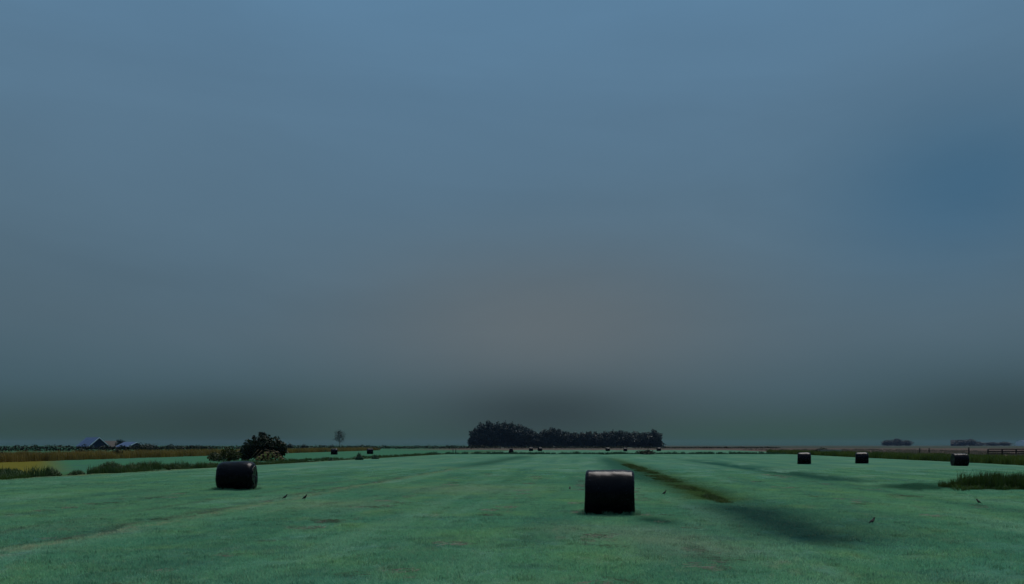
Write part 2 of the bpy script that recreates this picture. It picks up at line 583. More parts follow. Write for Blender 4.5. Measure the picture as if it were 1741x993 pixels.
def scatter(name, tuft_v, tuft_f, points, sizes, material, label, cat=None, kind='stuff'):
    nv = len(tuft_v)
    allv = np.vstack([np.asarray(tuft_v, float), np.asarray(points, float)])
    o = link_mesh(name, allv.tolist(), tuft_f, material)
    a = o.data.attributes.new('spot', 'FLOAT', 'POINT')
    a.data.foreach_set('value', np.concatenate([np.zeros(nv), np.asarray(sizes, float)]).astype(np.float32))
    md = o.modifiers.new('scatter', 'NODES')
    md.node_group = SCATTER
    tag(o, label, kind=kind)
    return o


def blades(rng, n, half, h_lo, h_hi, width, lean, segs=1, spread='square'):
    vs, fs = [], []
    for _ in range(n):
        if spread == 'square':
            bx, by = rng.uniform(-half, half), rng.uniform(-half, half)
        else:
            r, t = half * math.sqrt(rng.random()), rng.uniform(0, 6.2832)
            bx, by = r * math.cos(t), r * math.sin(t)
        h = rng.uniform(h_lo, h_hi)
        a = rng.uniform(0, 6.2832)
        d = rng.uniform(0.1, 1.0) * lean * h
        ox, oy = math.cos(a) * d, math.sin(a) * d
        t2 = a + rng.uniform(0.6, 2.4)
        wx, wy = math.cos(t2) * width / 2, math.sin(t2) * width / 2
        b = len(vs)
        if segs == 1:
            vs += [(bx - wx, by - wy, -0.01), (bx + wx, by + wy, -0.01), (bx + ox, by + oy, h)]
            fs.append((b, b + 1, b + 2))
        else:
            mx_, my_ = bx + ox * 0.35, by + oy * 0.35
            vs += [(bx - wx, by - wy, -0.05), (bx + wx, by + wy, -0.05), (mx_ + wx * .8, my_ + wy * .8, h * 0.6), (mx_ - wx * .8, my_ - wy * .8, h * 0.6), (bx + ox, by + oy, h * 0.97)]
            fs += [(b, b + 1, b + 2, b + 3), (b + 3, b + 2, b + 4)]
    return vs, fs


rng = random.Random(3)
nrng = np.random.default_rng(5)

# mown grass of the near field
tv, tf = blades(rng, 3400, 0.72, 0.015, 0.042, 0.008, 1.2, 1, 'disc')
pts, sz = [], []
y = 6.0
while y < 62.0:
    x = -(0.72 * y + 3)
    while x < 0.72 * y + 3:
        px, py = x + rng.uniform(-.3, .3), y + rng.uniform(-.3, .3)
        if furrow(px, py, *DITCH_L) > 1.2 and rng.random() < 1.0 - max(0, (y - 34) / 30):
            pts.append((px, py)); sz.append(rng.uniform(0.8, 1.15))
        x += 0.8
    y += 0.8
pts = np.array(pts)
pts = np.column_stack([pts, height(pts[:, 0], pts[:, 1])])
scatter('mown_grass', tv, tf, pts, sz, M['blade'], 'short mown teal green grass of the near field')

# longer tufts missed by the mower
tv, tf = blades(rng, 60, 0.16, 0.03, 0.075, 0.008, 1.1, 2, 'disc')
n = 2000
yy = 8 + 34 * nrng.random(n) ** 1.2
xx = (nrng.random(n) - 0.5) * 1.44 * (yy + 2)
pts = np.column_stack([xx, yy, height(xx, yy)])
scatter('grass_tufts', tv, tf, pts, nrng.uniform(0.5, 1.3, n), M['rank_blade'], 'scattered longer tufts of grass in the mown field')

# dropped dry cuttings
vs, fs = [], []
for _ in range(40):
    r, t = 0.35 * math.sqrt(rng.random()), rng.uniform(0, 6.28)
    cx_, cy_, a, l = r * math.cos(t), r * math.sin(t), rng.uniform(0, 3.14), rng.uniform(.04, .12)
    ux, uy = math.cos(a) * l, math.sin(a) * l
    b = len(vs)
    z0, z1 = rng.uniform(.025, .045), rng.uniform(.03, .06)
    vs += [(cx_ - ux, cy_ - uy, z0), (cx_ + ux, cy_ + uy, z1), (cx_ + ux - uy * .06, cy_ + uy + ux * .06, z1 + .004), (cx_ - ux - uy * .06, cy_ - uy + ux * .06, z0 + .004)]
    fs.append((b, b + 1, b + 2, b + 3))
pts = []
for F in (-12.5, -8.0, -3.5, 0.0, 2.6, 4.4, 11.0, 14.0):
    for _ in range(60):
        y_ = rng.uniform(9, 50)
        if mnoise.noise(Vector((F, y_ * 0.25, 0))) > 0.0:
            pts.append((F + (y_ - 28) * .088 + rng.gauss(0, .22), y_))
pts = np.array(pts)
pts = np.column_stack([pts, height(pts[:, 0], pts[:, 1])])
scatter('dry_cuttings', vs, fs, pts, nrng.uniform(0.4, 1.0, len(pts)), M['straw'], 'thin lines of dry grass cuttings lying in the field')


def belt(name, F, y0, y1, off0, off1, n, h_lo, h_hi, mat, label, nb=26, half=0.35, width=0.02, lean=0.35, size=(0.7, 1.25), patch=0.0, fade=False):
    tv, tf = blades(rng, nb, half, h_lo, h_hi, width, lean, 2, 'disc')
    # more plants per metre where the belt is near
    yy = y0 * (y1 / y0) ** nrng.random(n)
    xx = F[0] + (yy - F[1]) * F[2] + off0 + (off1 - off0) * nrng.random(n)
    s = nrng.uniform(size[0], size[1], n)
    if fade: s = s * np.interp(yy, [38, 62, 84, 175], [1.0, .95, .5, .5]) * (0.62 + 0.5 * np.sin(yy * .55 + 1.0) ** 2)
    if patch:
        keep = np.array([mnoise.noise(Vector((a * 0.12, b * 0.12, 4.2))) > patch - 0.5 for a, b in zip(xx, yy)])
        xx, yy, s = xx[keep], yy[keep], s[keep]
    p = np.column_stack([xx, yy, height(xx, yy)])
    return scatter(name, tv, tf, p, s, mat, label)

# left side: rank bank of the ditch, then the ochre reed belt beyond the next meadow
belt('bank_vegetation', DITCH_L, 38, 175, -2.6, 1.5, 4200, 0.3, 0.72, M['weed_leaf'], 'low dark rank growth lining the left ditch', 30, 0.4, 0.035, 0.5, (0.35, 1.25), 0.24, True)
belt('bank_straw', DITCH_L, 40, 150, 0.8, 2.4, 500, 0.15, 0.4, M['rank_olive'], 'yellowish long grass on the near lip of the left ditch', 30, 0.35, 0.03, 0.6, (0.5, 1.1), 0.5)
REED_L = (-57.0, 95.0, 0.03)
belt('reed_belt', REED_L, 70, 290, -3.5, 3.5, 2400, 0.7, 1.15, M['reed_ochre'], 'ochre brown belt of dead reed across the left meadow', 34, 0.45, 0.04, 0.3)
belt('reed_undergrowth', REED_L, 72, 290, -4.5, 3.0, 1500, 0.45, 0.95, M['weed_leaf'], 'dark weeds growing through the ochre reed belt', 30, 0.45, 0.05, 0.5, (0.5, 1.1), 0.6)
# right side
belt('bank_reeds', DITCH_R, 66, 190, -2.5, 3.2, 3000, 0.45, 0.85, M['reed_bank'], 'dark green reed belt along the right edge of the field', 40, 0.45, 0.05, 0.35)
belt('straw_stalks', (78.0, 110.0, 0.16), 90, 330, -18, 40, 1500, 0.25, 0.55, M['straw'], 'pale dry stalks standing beyond the right hand reeds', 24, 0.6, 0.04, 0.4)
# olive stretch of the middle furrow
tv, tf = blades(rng, 60, 0.22, 0.06, 0.15, 0.012, 0.8, 2, 'disc')
n = 1500
yy = 25.8 * (80 / 25.8) ** nrng.random(n)
wid = np.interp(yy, [25.8, 28, 34, 45, 80], [0.10, 0.16, 0.28, 0.42, 0.32])
zz = nrng.normal(0, 1.15, n)
xx = F2[0] + (yy - F2[1]) * F2[2] - 0.4 + zz * wid
keep = np.array([mnoise.noise(Vector((a_ * 0.5, b_ * 0.22, 4.2))) > -0.34 for a_, b_ in zip(xx, yy)])
xx, yy, zz = xx[keep], yy[keep], zz[keep]
scatter('rank_furrow_grass', tv, tf, np.column_stack([xx, yy, height(xx, yy)]), nrng.uniform(.4, 1.1, len(xx)) * np.clip(1.1 - .32 * np.abs(zz), .25, 1), M['rank_olive'], 'olive strip of uncut grass in the furrow behind the nearest bale')

# tall rank clump at the right edge (over the end of the right furrow)
tv, tf = blades(rng, 60, 0.22, 0.35, 0.78, 0.022, 0.5, 2, 'disc')
p, s = [], []
for _ in range(420):
    u = rng.random()
    x_ = 18.5 + u * 7.0
    y_ = 33.6 + u * 1.5 + rng.gauss(0, 0.65)
    hs = min(1.0, 0.3 + u * 4.0) * (1.0 - 0.35 * max(0, u - 0.3)) * rng.choice((0.5, 0.7, 0.8, 0.9, 1.15)) * rng.uniform(.75, 1.05)
    p.append((x_, y_, float(height(np.array(x_), np.array(y_))))); s.append(hs)
scatter('tall_grass_clump', tv, tf, p, s, M['reed_green'], 'dark clump of tall uncut grass at the right edge')
tv, tf = blades(rng, 40, 0.25, 0.08, 0.26, 0.018, 0.8, 2, 'disc')
p, s = [], []
for _ in range(170):
    x_ = rng.uniform(18.0, 25.0)
    y_ = 32.4 + (x_ - 17.5) * 0.12 + rng.gauss(0, .3)
    p.append((x_, y_, float(height(np.array(x_), np.array(y_))))); s.append(rng.uniform(.5, 1.2))
scatter('clump_fringe', tv, tf, p, s, M['rank_olive'], 'brownish lower grass fringing the tall clump at right')
# growth in the far cross ditch
tv, tf = blades(rng, 40, 0.5, 0.3, 0.75, 0.06, 0.5, 2, 'disc')
n = 1600
xx = -18 + 82 * nrng.random(n); yy = DITCH_FAR_Y + nrng.normal(0, 1.2, n)
p = np.column_stack([xx, yy, height(xx, yy)])
scatter('cross_ditch_growth', tv, tf, p, nrng.uniform(.4, 1.0, n), M['weed_teal'], 'low dark growth in the ditch crossing the far field')


# ------------------------------------------------------------------ foliage builders
def leaf_quads(nr, blobs, n, size, shell=0.45, squash=1.0):
    """leaf clumps spread through the volume of several lobes"""
    blobs = np.asarray(blobs, float)
    w = blobs[:, 3] * blobs[:, 4] * blobs[:, 5]
    w = w ** 0.75; w /= w.sum()
    k = nr.choice(len(blobs), n, p=w)
    d = nr.normal(size=(n, 3)); d /= np.linalg.norm(d, axis=1)[:, None]
    r = shell + (1 - shell) * nr.random(n) ** 0.6
    # ragged outline: radius varies with direction in each lobe
    ph = blobs[k, 0] * 3.1 + blobs[k, 2] * 1.7
    rag = 1 + 0.14 * np.sin(5 * d[:, 0] + ph) + 0.12 * np.sin(7 * d[:, 2] + 2 * ph) + 0.10 * np.sin(6 * d[:, 1] - ph)
    c = blobs[k, :3] + d * (r * rag)[:, None] * blobs[k, 3:6]
    c[:, 2] = np.maximum(c[:, 2], 0.02 + 0.3 * size)
    a = nr.normal(size=(n, 3)) + d * 0.2; a /= np.linalg.norm(a, axis=1)[:, None]
    b = np.cross(a, nr.normal(size=(n, 3))); b /= np.linalg.norm(b, axis=1)[:, None]
    s = size * nr.uniform(0.5, 1.35, n)[:, None]
    a2, b2 = a * s * 0.5, b * s * 0.34 * squash
    v = np.empty((n, 4, 3))
    v[:, 0] = c - a2; v[:, 1] = c + b2 - a2 * 0.1; v[:, 2] = c + a2; v[:, 3] = c - b2 + a2 * 0.15
    return v.reshape(-1, 3)


def trunk_mesh(rg, h, r, n_limb=5, limb_len=0.35, start=0.3):
    vs, fs = [], []
    p = [(0, 0, -0.2)]; x = y = 0
    for i in range(1, 6):
        x += rg.uniform(-.03, .03) * h; y += rg.uniform(-.03, .03) * h
        p.append((x, y, h * i / 5))
    add_tube(vs, fs, p, [r * 1.25, r, r * .82, r * .62, r * .42, r * .16])
    for i in range(n_limb):
        t = start + (0.95 - start) * (i + .5) / n_limb
        q = t * 5; j = min(int(q), 4)
        a = Vector(p[j]).lerp(Vector(p[j + 1]), q - j)
        ang = i * 2.4 + rg.uniform(-.4, .4)
        l = h * limb_len * (1.15 - t * .6)
        d = Vector((math.cos(ang), math.sin(ang), rg.uniform(.45, .9)))
        m_ = a + d * l * .5; e = m_ + (d + Vector((0, 0, .35))) * l * .5
        add_tube(vs, fs, [a, m_, e], [r * .45 * (1.1 - t * .5), r * .26, r * .08], 5)
    return vs, fs


def crown_blobs(rg, w, z0, z1, k=9):
    """lobes of a tree crown between heights z0 and z1, overall width w"""
    out = []
    hh = z1 - z0
    for i in range(k):
        t = (i + .5) / k
        prof = math.sin(math.pi * min(1, 0.16 + 0.80 * t)) ** 0.6
        a = i * 2.4 + rg.uniform(-.5, .5)
        rad = w * .5 * prof
        off = rad * rg.uniform(.3, .62)
        s = rad * rg.uniform(.5, .75)
        out.append((math.cos(a) * off, math.sin(a) * off, z0 + hh * (.08 + .84 * t), s, s, max(s * .75, hh * .12)))
    out.append((0, 0, z0 + hh * .5, w * .26, w * .26, hh * .42))
    return out


def make_tree(name, seed, w, h, base, n_leaf, leaf, mat, k=9, trunk_r=None, shell=0.45):
    rg = random.Random(seed); nr = np.random.default_rng(seed)
    root = empty(name, (0, 0, 0))
    vs, fs = trunk_mesh(rg, h * .86, trunk_r or h * .018)
    link_mesh('trunk', vs, fs, M['bark'], root, True)
    v = leaf_quads(nr, crown_blobs(rg, w, base, h, k), n_leaf, leaf, shell)
    v[:, 2] *= h / max(v[:, 2].max(), 1e-3)
    from_data('crown', quad_mesh('crown', v, n_leaf, mat), root)
    return root


# ------------------------------------------------------------------ the far wood: trees one by one
tree_kinds = [make_tree('wood_tree', 100 + i, 15.0 + (i % 3) * 1.2, 22.0, 0.3, 4200, 1.25, M['wood_leaf'], 12) for i in range(7)]
used = [False] * len(tree_kinds)
def place_tree(x, y, h, wscale, label, group):
    k = random.randrange(len(tree_kinds))
    t = copy_tree(tree_kinds[k])
    t.location = (x, y, 0)
    t.rotation_euler = (0, 0, random.uniform(0, 6.28))
    t.scale = (wscale, wscale, h / 22.0)
    tag(t, label, 'tree', group)
    return t

WOOD_Y = 750.0
# (bearing as x/y, height in metres) along the front of the wood
front = [(-.0500, 12.0), (-.0455, 19.0), (-.0388, 24.0), (-.0290, 25.6), (-.0188, 25.0), (-.0092, 25.7), (-.0004, 25.0), (.0085, 22.4),
         (.0166, 20.0), (.0247, 17.8), (.0321, 13.0), (.0410, 17.2), (.0499, 19.6), (.0587, 17.5), (.0676, 15.2), (.0772, 14.4), (.0868, 15.0),
         (.0964, 15.6), (.1060, 15.0), (.1156, 16.0), (.1252, 16.8), (.1348, 16.2), (.1444, 15.0), (.1540, 15.6), (.1636, 14.4), (.1715, 14.6),
         (.1785, 17.6), (.1830, 11.5)]
g_wood = 'trees of the far wood'
ORD = 'first second third fourth fifth sixth seventh eighth ninth tenth eleventh twelfth thirteenth fourteenth'.split() + [''] * 20
for i, (b, h) in enumerate(front):
    nth = ORD[i]
    if i == 0: lb = 'low rounded tree ending the far wood on the left'
    elif i == 1: lb = 'second tree from the left end of the far wood, stepping up in height'
    elif i <= 7: lb = nth + ' tree from the left of the far wood, in its tall block'
    elif i in (8, 9): lb = nth + ' tree from the left of the far wood, where it slopes down'
    elif i == 10: lb = 'lowest tree in the dip at the middle of the far wood'
    elif i in (11, 12, 13): lb = ORD[i - 11] + ' tree right of the dip in the far wood, on its small hump'
    elif i == 26: lb = 'taller rounded tree just inside the right end of the far wood'
    elif i == 27: lb = 'small last tree ending the far wood on the right'
    else: lb = ORD[27 - i] + ' tree from the right end of the far wood, in its low stretch'
    yy_ = WOOD_Y + random.uniform(-4, 4)
    place_tree(b * yy_, yy_, h, 0.62 if i in (0, 27) else 0.8 if i in (1, 26) else random.uniform(.95, 1.12), lb, g_wood)
# dense undergrowth at the foot of the wood
nr = np.random.default_rng(40)
bl = [(x_, 0, 1.8, 3.0, 2.2, 3.2 + 1.2 * math.sin(x_ * .4)) for x_ in np.linspace(-38, 140, 74)]
u = from_data('wood_undergrowth', quad_mesh('wood_undergrowth', leaf_quads(nr, bl, 14000, 1.1), 14000, M['wood_leaf']))
u.location = (0, WOOD_Y - 5, 0)
tag(u, 'dark undergrowth along the foot of the far wood', kind='stuff')

# lone tree on the skyline
t = make_tree('skyline_tree', 61, 7.5, 10.8, 3.2, 620, .55, M['wood_leaf'], 10, .14, .25)
t.location = (-97.5, 450, 0)
tag(t, 'thin lone tree on the skyline left of the wood', 'tree')

# far tree groups on the right
for i, (x_, y_, w, h, lb) in enumerate([
        (566, 1200, 20, 10.5, 'left tree of the small rounded clump on the right horizon'),
        (580, 1200, 22, 12.5, 'middle tree of the small rounded clump on the right horizon'),
        (594, 1200, 18, 10.0, 'right tree of the small rounded clump on the right horizon'),
        (675, 1200, 20, 10.5, 'left rounded tree by the farmstead on the right horizon'),
        (690, 1200, 22, 12.0, 'tallest tree by the farmstead on the right horizon'),
        (708, 1210, 20, 7.5, 'low tree right of the tallest one by the right horizon farmstead'),
        (728, 1210, 26, 7.0, 'wide low tree in the middle of the right horizon farmstead'),
        (748, 1210, 24, 7.5, 'low tree next to the white building on the right horizon')]):
    t = copy_tree(tree_kinds[i % 7])
    t.location = (x_ * 1.667, y_ * 1.667, 0); t.scale = (w / 9.6, w / 9.6, (h - 1.8) * 1.667 / 22 + .08)
    tag(t, lb, 'tree', 'trees on the right horizon')
for t in tree_kinds:
    for ch in list(t.children):
        bpy.data.objects.remove(ch, do_unlink=True)
    bpy.data.objects.remove(t, do_unlink=True)


# ------------------------------------------------------------------ hedges, bushes, weeds
def hedge(name, x0, y0, x1, y1, h, depth, n, leaf, mat, label, seed):
    rg = random.Random(seed); nr = np.random.default_rng(seed)
    L = math.hypot(x1 - x0, y1 - y0)
    bl = []
    k = int(L / 2.2)
    for i in range(k):
        hh = h * rg.uniform(.75, 1.12)
        bl.append((L * (i + .5) / k, rg.uniform(-.2, .2) * depth, hh * .5, 1.9, depth * .5, hh * .55))
    root = empty(name, (x0, y0, 0), math.atan2(y1 - y0, x1 - x0))
    from_data('foliage', quad_mesh('foliage', leaf_quads(nr, bl, n, leaf, .3), n, mat), root)
    vs, fs = [], []
    for i in range(k):
        x_ = L * (i + .5) / k
        add_tube(vs, fs, [(x_, 0, -.1), (x_ + rg.uniform(-.1, .1), rg.uniform(-.1, .1), h * .7)], [.05, .02], 4)
    tag(link_mesh('stems', vs, fs, M['bark'], root), kind='stuff')
    tag(root, label, 'hedge')
    return root

hedge('hedge', -185, 226, -92, 244, 1.75, 1.6, 9000, .42, M['bush_leaf'], 'dark hedge below the farm on the left skyline', 1)
hedge('hedge', -150, 330, -6, 425, 1.75, 1.6, 9000, .5, M['bush_leaf'], 'long thin dark hedge between the bush and the far wood', 2)
hedge('hedge', -4, 428, 62, 432, 1.35, 1.6, 3500, .5, M['bush_leaf'], 'low dark hedge in front of the far wood', 3)
hedge('hedge', 66, 434, 150, 446, .95, 1.6, 3000, .5, M['bush_leaf'], 'lowest dark hedge at the right foot of the far wood', 4)


def bush(name, x, y, w, h, n, leaf, mat, label, seed, k=9, group=None, cat='bush', depth=None):
    rg = random.Random(seed); nr = np.random.default_rng(seed)
    root = empty(name, (x, y, float(height(np.array(float(x)), np.array(float(y))))), 0)
    bl = []
    for i in range(k):
        a = i * 2.4 + rg.uniform(-.4, .4)
        d = w * .5 * rg.uniform(.2, .72)
        hh = h * (1 - .55 * (2 * d / w) ** 2) * rg.uniform(.75, 1.0)
        s = w * rg.uniform(.16, .26)
        bl.append((math.cos(a) * d, math.sin(a) * d * (depth or .8), max(hh - s * .8, hh * .45), s, s, max(s * .8, hh * .42)))
    bl.append((0, 0, h * .45, w * .36, w * .3, h * .45))
    if cat == 'weed':
        v, f = blades(rg, n, w * .62, h * .35, h * 1.0, leaf * .45, .55, 2, 'disc')
        v = [(a_, b_, c_ * (1.08 - .75 * min(1, math.hypot(a_, b_) / (w * .7)) ** 1.5)) for a_, b_, c_ in v]
        link_mesh('foliage', v, f, mat, root)
    else:
        from_data('foliage', quad_mesh('foliage', leaf_quads(nr, bl, n, leaf, .35), n, mat), root)
    vs, fs = [], []
    for i in range(5):
        a = i * 1.26
        e = Vector((math.cos(a) * w * .22, math.sin(a) * w * .2, h * .72))
        add_tube(vs, fs, [(0.05 * math.cos(a), .05 * math.sin(a), -.1), e * .5, e], [h * .022, h * .014, h * .005], 5)
    link_mesh('stems', vs, fs, M['bark'], root)
    tag(root, label, cat, group)
    return root

# big bush over the log pile
big = empty('elder_bush', (-29.8, 95.5, 0))
nr = np.random.default_rng(77)
bl = [(-1.75, .2, 1.2, 1.0, 1.1, 1.2), (-1.0, 0, 1.75, .8, 1.0, 1.0), (-.1, .1, 2.6, .55, .7, .75), (.25, -.2, 2.1, .8, 1.0, .9), (1.3, 0, 1.75, 1.0, 1.1, .95),
      (2.0, .2, 1.35, .8, .9, 1.1), (-2.2, -.2, .8, .8, .9, .8), (.2, .4, 1.0, 2.2, 1.2, 1.0), (-.3, .1, 3.1, .3, .3, .35), (-1.2, 0, 2.75, .25, .25, .3)]
from_data('foliage', quad_mesh('foliage', leaf_quads(nr, bl, 9000, .26, .35), 9000, M['bush_leaf']), big)
vs, fs = [], []
for a, b, h in ((-.8, .1, 2.2), (0, 0, 2.8), (.9, .1, 2.2), (1.5, -.1, 1.7), (-1.5, 0, 1.5)):
    add_tube(vs, fs, [(a * .2, b, -.1), (a * .6, b, h * .5), (a, b, h)], [.09, .06, .02], 6)
link_mesh('stems', vs, fs, M['bark'], big)
tag(big, 'large dark rounded bush behind the log pile', 'bush')

bush('olive_shrub', -31.8, 89.5, 3.0, 1.55, 2200, .2, M['olive_leaf'], 'olive yellow shrub at the left foot of the large dark bush', 21)
bush('olive_shrub', -34.4, 92, 1.8, 1.0, 900, .2, M['olive_leaf'], 'smaller olive shrub farther left of the large dark bush', 22)
# bushes in the ochre reeds
bush('reed_bush', -57.4, 106, 2.0, 1.35, 1200, .2, M['bush_leaf'], 'round dark bush in the ochre reeds below the barn', 23)
bush('reed_bush', -58.6, 105.5, 1.0, .8, 400, .2, M['bush_leaf'], 'small dark bush just left of the one below the barn', 24)
bush('reed_bush', -55.0, 111, 1.5, 1.2, 900, .2, M['bush_leaf'], 'compact dark bush in the ochre reeds below the low shed', 25)
bush('reed_bush', -59.8, 93, 2.1, 1.15, 1100, .2, M['bush_leaf'], 'dark bush in the ochre reeds at the left edge', 26)
bush('field_bush', -84, 300, 3.4, 2.4, 700, .35, M['wood_leaf'], 'small bush on the skyline just right of the large bush', 27)
bush('field_bush', -78.5, 300, 4.0, 2.3, 800, .35, M['wood_leaf'], 'second small skyline bush right of the large bush', 28)
bush('field_bush', -120, 262, 9, 2.3, 1500, .4, M['bush_leaf'], 'long low skyline bush left of the large bush', 29)
# rank weeds on the left ditch
bush('weed_clump', -29.0, 50.0, 1.0, .85, 700, .13, M['weed_leaf'], 'upright dark weed clump at the left ditch below the barn', 31, 6, None, 'weed')
bush('weed_clump', -28.4, 52.0, .9, .6, 500, .13, M['weed_leaf'], 'lower weed clump just right of the upright one', 32, 6, None, 'weed')
bush('weed_clump', -29.2, 58.0, 1.5, .85, 1000, .14, M['weed_leaf'], 'broad dark weed clump at the ditch below the low shed', 33, 7, None, 'weed')
bush('weed_clump', -28.0, 58.6, 1.3, .9, 900, .14, M['weed_leaf'], 'rounded weed clump joined to the right of the broad one', 34, 7, None, 'weed')
bush('weed_clump', -29.9, 47.0, 1.5, .6, 800, .13, M['weed_leaf'], 'low dark weeds at the left edge of the ditch bank', 35, 7, None, 'weed')
bush('weed_clump', -31.0, 49.0, 1.5, .55, 700, .13, M['weed_leaf'], 'low weeds at the far left edge behind the ditch bank', 36, 7, None, 'weed')
bush('weed_clump', -27.6, 65.0, 1.0, .6, 500, .15, M['weed_leaf'], 'small weed clump left of the black bale in the ditch', 37, 6, None, 'weed')
bush('weed_clump', -26.4, 70.0, 1.3, .75, 700, .15, M['olive_leaf'], 'olive weed clump just left of the left black bale', 38, 6, None, 'weed')
bush('weed_clump', -25.2, 78.0, 1.5, .7, 700, .15, M['olive_leaf'], 'low olive weeds behind the left black bale', 39, 6, None, 'weed')
bush('weed_clump', -23.9, 90.5, 2.0, .6, 800, .16, M['weed_leaf'], 'green weeds at the foot of the log pile', 40, 7, None, 'weed')
bush('dock_plant', -19.0, 99, .75, 1.1, 350, .16, M['weed_teal'], 'pointed dark weed standing alone on the ditch, left of a far bale', 41, 5, None, 'weed')
bush('dock_plant', -18.2, 106, .8, .7, 300, .16, M['weed_teal'], 'short weed right of the pointed one on the ditch', 42, 5, None, 'weed')
bush('dock_plant', -23.2, 102, .6, .6, 250, .16, M['weed_teal'], 'small weed below the leftmost far bale', 43, 5, None, 'weed')
bush('ditch_shrub', 28.3, 168, 5.2, .75, 1400, .25, M['bush_leaf'], 'flat dark shrub in the cross ditch above the nearest bale', 44, 8, None, 'bush', .4)
bush('culvert_bush', 61.5, 158, 4.2, 1.4, 1200, .25, M['bush_leaf'], 'low dark bush behind the pale culvert wall', 45, 8, None, 'bush', .4)


# ------------------------------------------------------------------ log pile
def log_pile():
    rg = random.Random(12)
    root = empty('log_pile', (-27.9, 91.5, 0), R(6))
    seg = 9
    vs, fs = [], []
    add_tube(vs, fs, [(0, 0, 0), (0, .9, 0)], [1, 1], seg, False)
    body_me = None
    def make(r, L):
        nonlocal body_me
        v, f = [], []
        add_tube(v, f, [(0, 0, 0), (0, .3 * L, 0.01), (0, L, 0)], [r, r * 1.04, r * .93], seg, False)
        o = link_mesh('log', v, f, M['log_bark'], root, True)
        v, f = [], []
        add_tube(v, f, [(0, -.012, 0), (0, .01, 0)], [r * .9, r * .92], seg, True)
        link_mesh('cut_face', v, f, M['log_end'], o)
        return o
    first = make(.17, 1.5)
    rows = [(-1.55, 1.75, .17), (-1.25, 1.55, .45), (-.85, 1.2, .73), (-.5, .8, 1.0)]
    n = 0
    for x0, x1, z in rows:
        x = x0
        while x < x1:
            o = first if n == 0 else copy_tree(first, root)
            o.location = (x + rg.uniform(-.04, .04), rg.uniform(-.35, .35), z + rg.uniform(-.07, .05))
            s = rg.uniform(.5, 1.05)
            o.scale = (s, rg.uniform(.85, 1.1), s)
            o.rotation_euler = (0, rg.uniform(0, 6), rg.uniform(-.12, .12))
            x += rg.uniform(.3, .5); n += 1
    # long poles leaned against the left side
    for a, b in (((-2.0, -.25, 0.35), (-1.15, -.1, 1.35)), ((-1.8, -.35, .1), (-.75, -.2, 1.25)), ((-.4, -.45, 1.35), (1.3, -.4, .95)), ((.5, -.5, 1.3), (1.95, -.45, .25)), ((.0, -.5, 1.15), (1.2, -.55, .1))):
        v, f = [], []
        add_tube(v, f, [a, b], [.055, .04], 6)
        link_mesh('pole', v, f, M['log_bark'], root, True)
    tag(root, 'heap of cut logs with pale ends beside the large bush', 'log pile')
log_pile()


# ------------------------------------------------------------------ wrapped bales
def bale_mesh(seed, L=1.3, rad=.625, lumpy=.012, cone=0.0, edge=.11):
    rg = random.Random(seed)
    prof = []
    hl = L / 2
    prof.append((-hl + .012, 0.0))
    for r in (.15, .3, .42, rad - edge): prof.append((-hl + .012 * (1 - r / rad) + .0, r))
    for i in range(1, 6):
        a = math.pi / 2 * i / 5
        prof.append((-hl + edge * (1 - math.cos(a)), rad - edge + edge * math.sin(a)))
    for i in range(1, 16): prof.append((-hl + edge + (L - 2 * edge) * i / 16, rad + .006 * math.sin(math.pi * i / 16)))
    prof += [(-x, r) for x, r in reversed(prof[:10])]
    seg = 72
    vs, fs = [], []
    off = Vector((rg.uniform(0, 90), rg.uniform(0, 90), rg.uniform(0, 90)))
    for x, r in prof:
        for k in range(seg):
            th = 2 * math.pi * k / seg
            y_, z_ = r * math.cos(th), r * math.sin(th)
            p = Vector((x, y_, z_))
            n1 = mnoise.noise(p * 1.9 + off) * lumpy * 1.6 + mnoise.noise(p * 6.0 + off) * lumpy * .6
            # turns of film: small steps along the bale
            n1 += .004 * math.sin(x * 26 + 1.5 * math.sin(th * 2 + seed))
            # gathered pleats where the film folds over the rim
            rim = max(0.0, 1 - abs(r - (rad - edge * .5)) / .14) * (1 if abs(x) > hl - edge * 1.2 else 0)
            n1 += rim * .007 * math.sin(th * 23 + 3 * mnoise.noise(p * 3 + off))
            d = Vector((x * .25, y_, z_))
            d = d.normalized() if d.length > 1e-5 else Vector((math.copysign(1, x), 0, 0))
            p += d * n1 if r > .05 else Vector((0, 0, 0))
            # the bale settles: flat foot, slight sag outwards low down
            zz = p.z
            low = max(0.0, -(zz) / rad)
            p.x *= 1 + .045 * low
            p.y *= 1 + .06 * low
            zz = max(zz, -rad * .93 + .01 * mnoise.noise(p * 4 + off))
            p.z = zz + rad * .93
            if cone:
                t = max(0.0, p.z / (rad * 1.93))
                p.y *= 1 - cone * t; p.x *= 1 - cone * t
            vs.append(p)
    m_ = len(prof)
    for i in range(m_ - 1):
        for k in range(seg):
            fs.append((i * seg + k, (i + 1) * seg + k, (i + 1) * seg + (k + 1) % seg, i * seg + (k + 1) % seg))
    me = bpy.data.meshes.new('wrapped_body')
    me.from_pydata([tuple(v) for v in vs], [], fs)
    bm = bmesh.new(); bm.from_mesh(me)
    bmesh.ops.remove_doubles(bm, verts=bm.verts, dist=.0005)
    bmesh.ops.recalc_face_normals(bm, faces=bm.faces)
    bm.to_mesh(me); bm.free()
    me.polygons.foreach_set('use_smooth', [True] * len(me.polygons))
    me.materials.append(M['film'])
    return me


